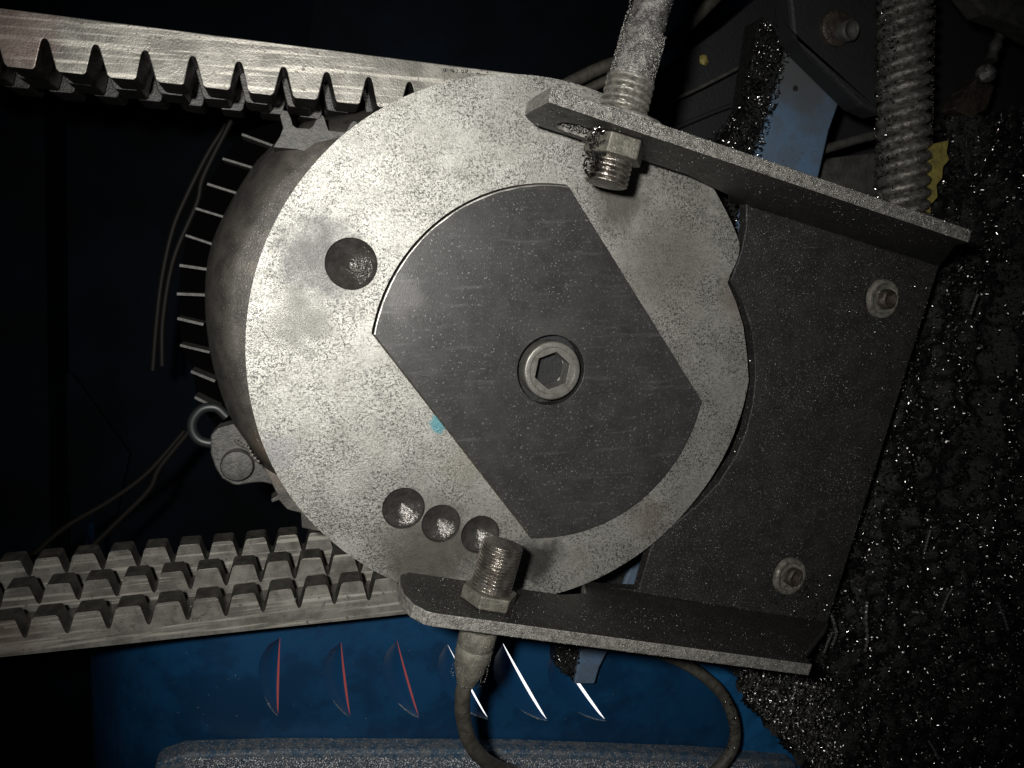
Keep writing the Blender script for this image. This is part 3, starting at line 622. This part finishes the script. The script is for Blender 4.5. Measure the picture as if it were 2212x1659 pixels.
# ================================================================== louvred blue panel
ZP = -310.0
slits = [((605,1378),(601,1547),50,1),((737,1388),(757,1549),56,1),((858,1384),(906,1551),62,1),((966,1390),(1056,1555),66,3),((1087,1390),(1183,1557),72,2),((1200,1400),(1309,1557),74,4)]
panel = thing('louvred_panel', 'blue painted machine panel with a row of slanting louvres, below the lower toothed bar', 'panel', W(900, 1450, ZP))
def lens(A, Bq, wd, m=14):
    """left bulging outline from A (top) to B (bottom), then back straight"""
    A, Bq = np.array(A), np.array(Bq); t = Bq-A; L_ = np.linalg.norm(t); t /= L_; nl = np.array([t[1], -t[0]])
    if nl[0] > 0: nl = -nl
    out = []
    for i in range(m+1):
        s = i/m; out.append((A+t*L_*s, nl, wd*(math.sin(math.pi*s**0.75)**0.8)))
    return out
holes = []; hoods = []
for (A, Bq, wd, k) in slits:
    a3, b3 = W(*A, ZP)[:2], W(*Bq, ZP)[:2]; ls = lens(a3, b3, wd)
    hole = [tuple(c+nl*(w_ if 0 < i < len(ls)-1 else 0)) for i, (c, nl, w_) in enumerate(ls)] + [tuple(ls[i][0]+ls[i][1]*0.0) for i in range(len(ls)-2, 0, -1)]
    holes.append(hole); hoods.append(ls)
V, Fc = prism(pxpoly([(535,1308),(600,1300),(900,1268),(1500,1240),(1620,1500),(1760,1800),(535,1800)], ZP), ZP-5, ZP, holes); obj('panel_sheet', V, Fc, MT['blue'], panel)
e0, e1 = W(535, 1308, ZP), W(535, 1800, ZP); ed = (e1-e0)/np.linalg.norm(e1-e0); od = np.array([ed[1], -ed[0], 0]); od = -od if od[0] > 0 else od
V = []; Fc = []; RR = 210.0
for i in range(17):
    a = math.pi/2*i/16; q_ = od*480*math.sin(a)-np.array([0, 0, 620*(1-math.cos(a))]); V += [e0+q_+np.array([0, 50*math.sin(a), 0]), e1+q_]
for i in range(16): Fc.append((2*i, 2*i+1, 2*i+3, 2*i+2))
obj('darkening_bend', V, Fc, MT['blue'], panel, smooth=True)  # bend added so the panel's left side falls off softly into dark
for ls, (A, Bq, wd, k) in zip(hoods, slits):
    dep = 32.0; back = {1: 4.5, 3: 5.5, 2: 6.5, 4: 7.0}[k]; V = []; Fc = []; K = 7; m = len(ls)
    for i, (c, nl, w_) in enumerate(ls):
        s = i/(m-1); dpt = dep*(math.sin(math.pi*min(max(s, 0.02), 0.98)**0.8)**0.6)
        for j in range(K):
            u = j/(K-1); x = c+nl*(w_*(1-u)+back*u*(1.25*math.sin(math.pi*min(s, 1)**1.5)**0.5 if 0.0 < s < 1 else 0)); V.append((*x, ZP-2.0-dpt*(math.sin(u*math.pi/2)**1.2)))
    for i in range(m-1):
        for j in range(K-1): a = i*K+j; Fc.append((a, a+1, a+K+1, a+K))
    lv = obj('louvre', V, Fc, MT['louvre'], panel, smooth=True)
    lp = [np.array([*(c+nl*w_), ZP+1.0]) for i, (c, nl, w_) in enumerate(ls) if i >= m*0.62]
    V, Fc = tube(lp, 1.8, 8, 4, rf=lambda t: 0.4+1.9*math.sin(math.pi*min(max(t, 0.02), 0.98))); obj('pressed_lip', V, Fc, MT['ledge'], lv, smooth=True)
def glow(px, z, m, label):
    V, Fc = prism(pxpoly(px, z), z-4, z); obj('lit_window', V, Fc, m, None, label=label, cat='light')
glow([(925,1300),(1420,1300),(1420,1640),(925,1640)], ZP-110, MT['white_light'], 'bright white daylight seen through the right-hand louvres')
glow([(560,1300),(923,1300),(923,1640),(560,1640)], ZP-110, MT['red_light'], 'dim red glow seen through the three left-hand louvres')
# ledge along the bottom edge
ledge = thing('bottom_ledge', 'blue frame ledge covered with pale grit along the bottom edge of the picture', 'ledge', W(900, 1650, ZP+40))
V, Fc = prism(pxpoly([(335,1652),(400,1629),(600,1622),(1100,1622),(1500,1634),(1720,1650),(1760,1760),(325,1760)], ZP+60), ZP, ZP+60); obj('ledge_top', V, Fc, MT['ledge'], ledge, bevel=8)
x, y = sample_px([(400,1636),(1100,1636),(1640,1650),(1640,1680),(400,1680)], 4500)
P_ = np.array([W(a, b, ZP+61) for a, b in zip(x, y)]); V, Fc = chip_cloud(P_, np.tile([0, 0, 1.0], (len(P_), 1)), rng.uniform(4, 11, len(P_)), 'grain')
fast_obj('metal_grit', V, Fc, MT['pale_grit'], 'pale grit heaped along the ledge at the bottom edge', cat='metal grit')
slab('blue_support', 'bright blue sloping support at the lower right, half buried by chips', 'support', [(1330,1380),(1480,1395),(1620,1480),(1800,1700),(1545,1700),(1600,1560),(1530,1470),(1440,1430)], -300, -340, MT['blue_chip'], 6)

# ================================================================== chip heap
def hz(X, Y):
    sh = np.shape(X); out = [mnoise.noise(Vector((x/95, y/95, 3.1)))*38+mnoise.noise(Vector((x/34, y/34, 7.7)))*24+mnoise.noise(Vector((x/15, y/15, 1.2)))*10 for x, y in zip(np.ravel(X), np.ravel(Y))]
    return -150 + np.reshape(out, sh)
heap_px = [(2045,250),(2110,255),(2212,230),(2330,180),(2330,1760),(1790,1760),(1740,1659),(1655,1560),(1600,1505),(1585,1440),(1500,1400),(1600,1350),(1760,1250),(1900,900),(1960,600),(1990,450),(2020,440)]
hw = pxpoly(heap_px, -150); xs = [p[0] for p in hw]; ys = [p[1] for p in hw]
g = 12.0; nx = int((max(xs)-min(xs))/g)+2; ny = int((max(ys)-min(ys))/g)+2
gx, gy = np.meshgrid(min(xs)+np.arange(nx)*g, min(ys)+np.arange(ny)*g, indexing='ij')
groove_px = [(2120,560),(2215,560),(2170,800),(2130,1050),(2060,1120),(1960,1080),(1980,1000),(2080,930),(2110,760)]
gr = np.array(pxpoly(groove_px, -150))
gz = hz(gx, gy) + rng.normal(0, 4, gx.shape)
ing = inpoly(gx.ravel(), gy.ravel(), gr).reshape(gx.shape); gz = gz - ing*60
inside = inpoly(gx.ravel(), gy.ravel(), hw).reshape(gx.shape)
idx = lambda i, j: i*ny+j
Fq = np.array([(idx(i, j), idx(i+1, j), idx(i+1, j+1), idx(i, j+1)) for i in range(nx-1) for j in range(ny-1) if inside[i, j] or inside[i+1, j+1]])
heap_bed = fast_obj('chip_heap', np.stack([gx, gy, gz], -1).reshape(-1, 3), Fq, MT['chips_base'], 'dark heap of oily steel chips filling the right side', cat='chip heap')
n = 30000
X = rng.uniform(min(xs), max(xs), n*2); Y = rng.uniform(min(ys), max(ys), n*2)
k = inpoly(X, Y, hw) & ~(inpoly(X, Y, gr) & (rng.random(n*2) > 0.35)); X, Y = X[k], Y[k]
P_ = np.stack([X, Y, hz(X, Y)+rng.uniform(-2, 12, len(X))], 1)
V, Fc = chip_cloud(P_, np.tile([0, 0, 1.0], (len(X), 1)), rng.uniform(6, 19, len(X))*np.where(rng.random(len(X)) < 0.15, 1.7, 1.0))
fast_obj('steel_chips', V, Fc, MT['chips'], 'countless curled oily steel chips covering the heap on the right', cat='steel chips')
n = 2300; X = rng.uniform(min(xs), max(xs), n*2); Y = rng.uniform(min(ys), max(ys), n*2); k = inpoly(X, Y, hw) & ~inpoly(X, Y, gr); X, Y = X[k], Y[k]
V, Fc = chip_cloud(np.stack([X, Y, hz(X, Y)+rng.uniform(8, 20, len(X))], 1), np.tile([0, 0, 1.0], (len(X), 1)), rng.uniform(7, 20, len(X)))
fast_obj('bright_steel_chips', V, Fc, MT['grit'], 'larger bright steel chips scattered over the heap on the right', cat='steel chips')
# chips on the dark bar, round the disc gap and under the lower flange
def strew(px, z, n, size, label, m='chips', kindm='curl', jz=10):
    x, y = sample_px(px, n)
    if kindm == 'grain' and n > 800:
        k = np.array([mnoise.noise(Vector((a/110, b/110, 5.0)))*0.9+mnoise.noise(Vector((a/30, b/30, 2.0)))*0.6+0.35 for a, b in zip(x, y)]) > rng.random(len(x)); x, y = x[k], y[k]
    P_ = np.array([W(a, b, z) for a, b in zip(x, y)]); P_[:, 2] += rng.uniform(0, jz, len(P_))
    V, Fc = chip_cloud(P_, np.tile([0, 0, 1.0], (len(P_), 1)), rng.uniform(*size, len(P_)), kindm)
    return fast_obj('steel_chips' if kindm == 'curl' else 'metal_dust', V, Fc, MT[m], label, cat='steel chips' if kindm == 'curl' else 'metal dust')
strew([(1635,40),(1705,85),(1661,247),(1635,340),(1480,330),(1555,275),(1592,225)], -258, 1500, (8, 18), 'chips piled between the black guard and the blue strut', jz=22)
strew([(1535,370),(1610,420),(1585,520)], -258, 160, (8, 18), 'chips in the gap between disc and upper flange')
strew([(1190,1380),(1260,1390),(1240,1470),(1195,1440)], -258, 160, (8, 18), 'chips on the dark bar end below the lower flange')
strew([(1585,1425),(1600,1500),(1700,1600),(1760,1659),(1820,1640),(1790,1480),(1680,1440)], -120, 1500, (7, 17), 'paler chips heaped just below the end of the lower flange', m='grit', jz=25)
strew([(1650,445),(2020,585),(1960,830),(1800,1330),(1400,1310),(1420,1180),(1600,1000),(1635,800),(1600,600)], -13, 8000, (1.4, 4.6), 'fine glittering dust on the black bracket plate', 'grit', 'grain', 1)
strew([(1230,410),(1510,860),(1400,1080),(1160,1155),(815,722),(880,560),(1060,420)], 11.5, 2200, (1.0, 3.4), 'fine glittering dust on the dark plate', 'grit', 'grain', 0.5)
strew([(1575,600),(1600,640),(1632,790),(1625,900),(1600,980),(1500,1090),(1490,1085),(1585,960),(1618,800),(1585,650)], -13, 90, (4, 9), 'small chips caught along the gap between disc and bracket', 'grit', 'curl', 4)
strew([(1800,600),(2010,590),(1990,720),(1830,1290),(1780,1340),(1760,1250),(1900,900)], -12, 260, (4, 11), 'chips creeping over the right edge of the bracket plate', 'chips', 'curl', 3)

strew([(1700,1235),(1810,1240),(1800,1400),(1770,1420),(1725,1345),(1660,1300)], -10, 420, (4, 12), 'chips spilling over the lower right corner of the bracket', 'chips', 'curl', 8)
strew([(1575,1500),(1595,1540),(1600,1600),(1580,1640),(1565,1630),(1575,1560),(1555,1500)], -164, 120, (4, 10), 'chips stuck to the looping cable', 'chips', 'curl', 6)
strew([(0,40),(900,150),(880,165),(500,120),(0,70)], -59, 45, (1.5, 4), 'specks of grit on the face of the upper toothed bar', 'pale_grit', 'grain', 1)
strew([(0,1350),(860,1262),(870,1325),(0,1410)], -139, 70, (1.5, 4.5), 'specks of grit on the face of the lower toothed bar', 'pale_grit', 'grain', 1)
# long curled strands, each a thing
def strand(pts, z, r, label, turns=14, m='strand'):
    C_ = spline([W(x, y, z) for x, y in pts], 40); V = []; Fc = []; n = 7; L_ = len(C_)
    for j, c in enumerate(C_):
        d = C_[min(j+1, L_-1)]-C_[max(j-1, 0)]; d, s, t = frame(d)
        rr = 1.15*r*(0.3+0.7*abs(math.sin(math.pi*turns*j/L_)))
        for i in range(n): th = 2*math.pi*i/n; V.append(c+rr*(math.cos(th)*s+math.sin(th)*t))
    for j in range(L_-1):
        for i in range(n): a, b = j*n+i, j*n+(i+1) % n; Fc.append((a, b, b+n, a+n))
    obj('spiral_chip', V, Fc, MT[m], None, label=label, cat='metal chip', group='long spiral chips')
strand([(1785,1305),(1800,1340),(1806,1370),(1795,1400)], -70, 4.5, 'long spiral chip hanging by the end of the lower flange')
strand([(1798,1365),(1788,1388),(1780,1410)], -68, 4, 'short spiral chip crossing beside the lower flange end', 8)
strand([(1870,1330),(1873,1300),(1871,1340),(1874,1380),(1868,1408)], -85, 4.5, 'straight spiral chip in the heap, right of the lower flange', 12)
strand([(2058,1270),(2046,1290),(2034,1320)], -95, 4, 'spiral chip on the heap at the far right, leaning left', 8)
strand([(2155,1300),(2168,1330),(2178,1362)], -95, 4, 'spiral chip near the right edge, leaning right', 8)
strand([(1998,1190),(2004,1165),(2010,1145)], -95, 3.5, 'thin spiral chip high on the heap, upright', 7)
strand([(2096,680),(2104,655),(2112,635)], -95, 4, 'bright spiral chip beside the upper right corner of the bracket plate', 7)
strand([(2005,1600),(2018,1620),(2028,1640)], -95, 4, 'spiral chip low in the heap near the bottom edge', 7)
strand([(506,950),(520,960),(535,968),(545,985),(560,1000)], -88, 3.5, 'bright curled chip lying on the lug left of the disc', 9)
# stray glints on the racks and disc edge
strew([(960,155),(1060,160),(1050,150),(960,148)], -58, 14, (5, 11), 'a few pale crumbs on top of the upper toothed bar', 'grit', 'grain', 2)
strew([(1255,290),(1300,270),(1310,320),(1275,390),(1262,385)], ZS+22, 190, (7, 15), 'clump of oily chips hanging on the nut of the upper sensor', jz=22)
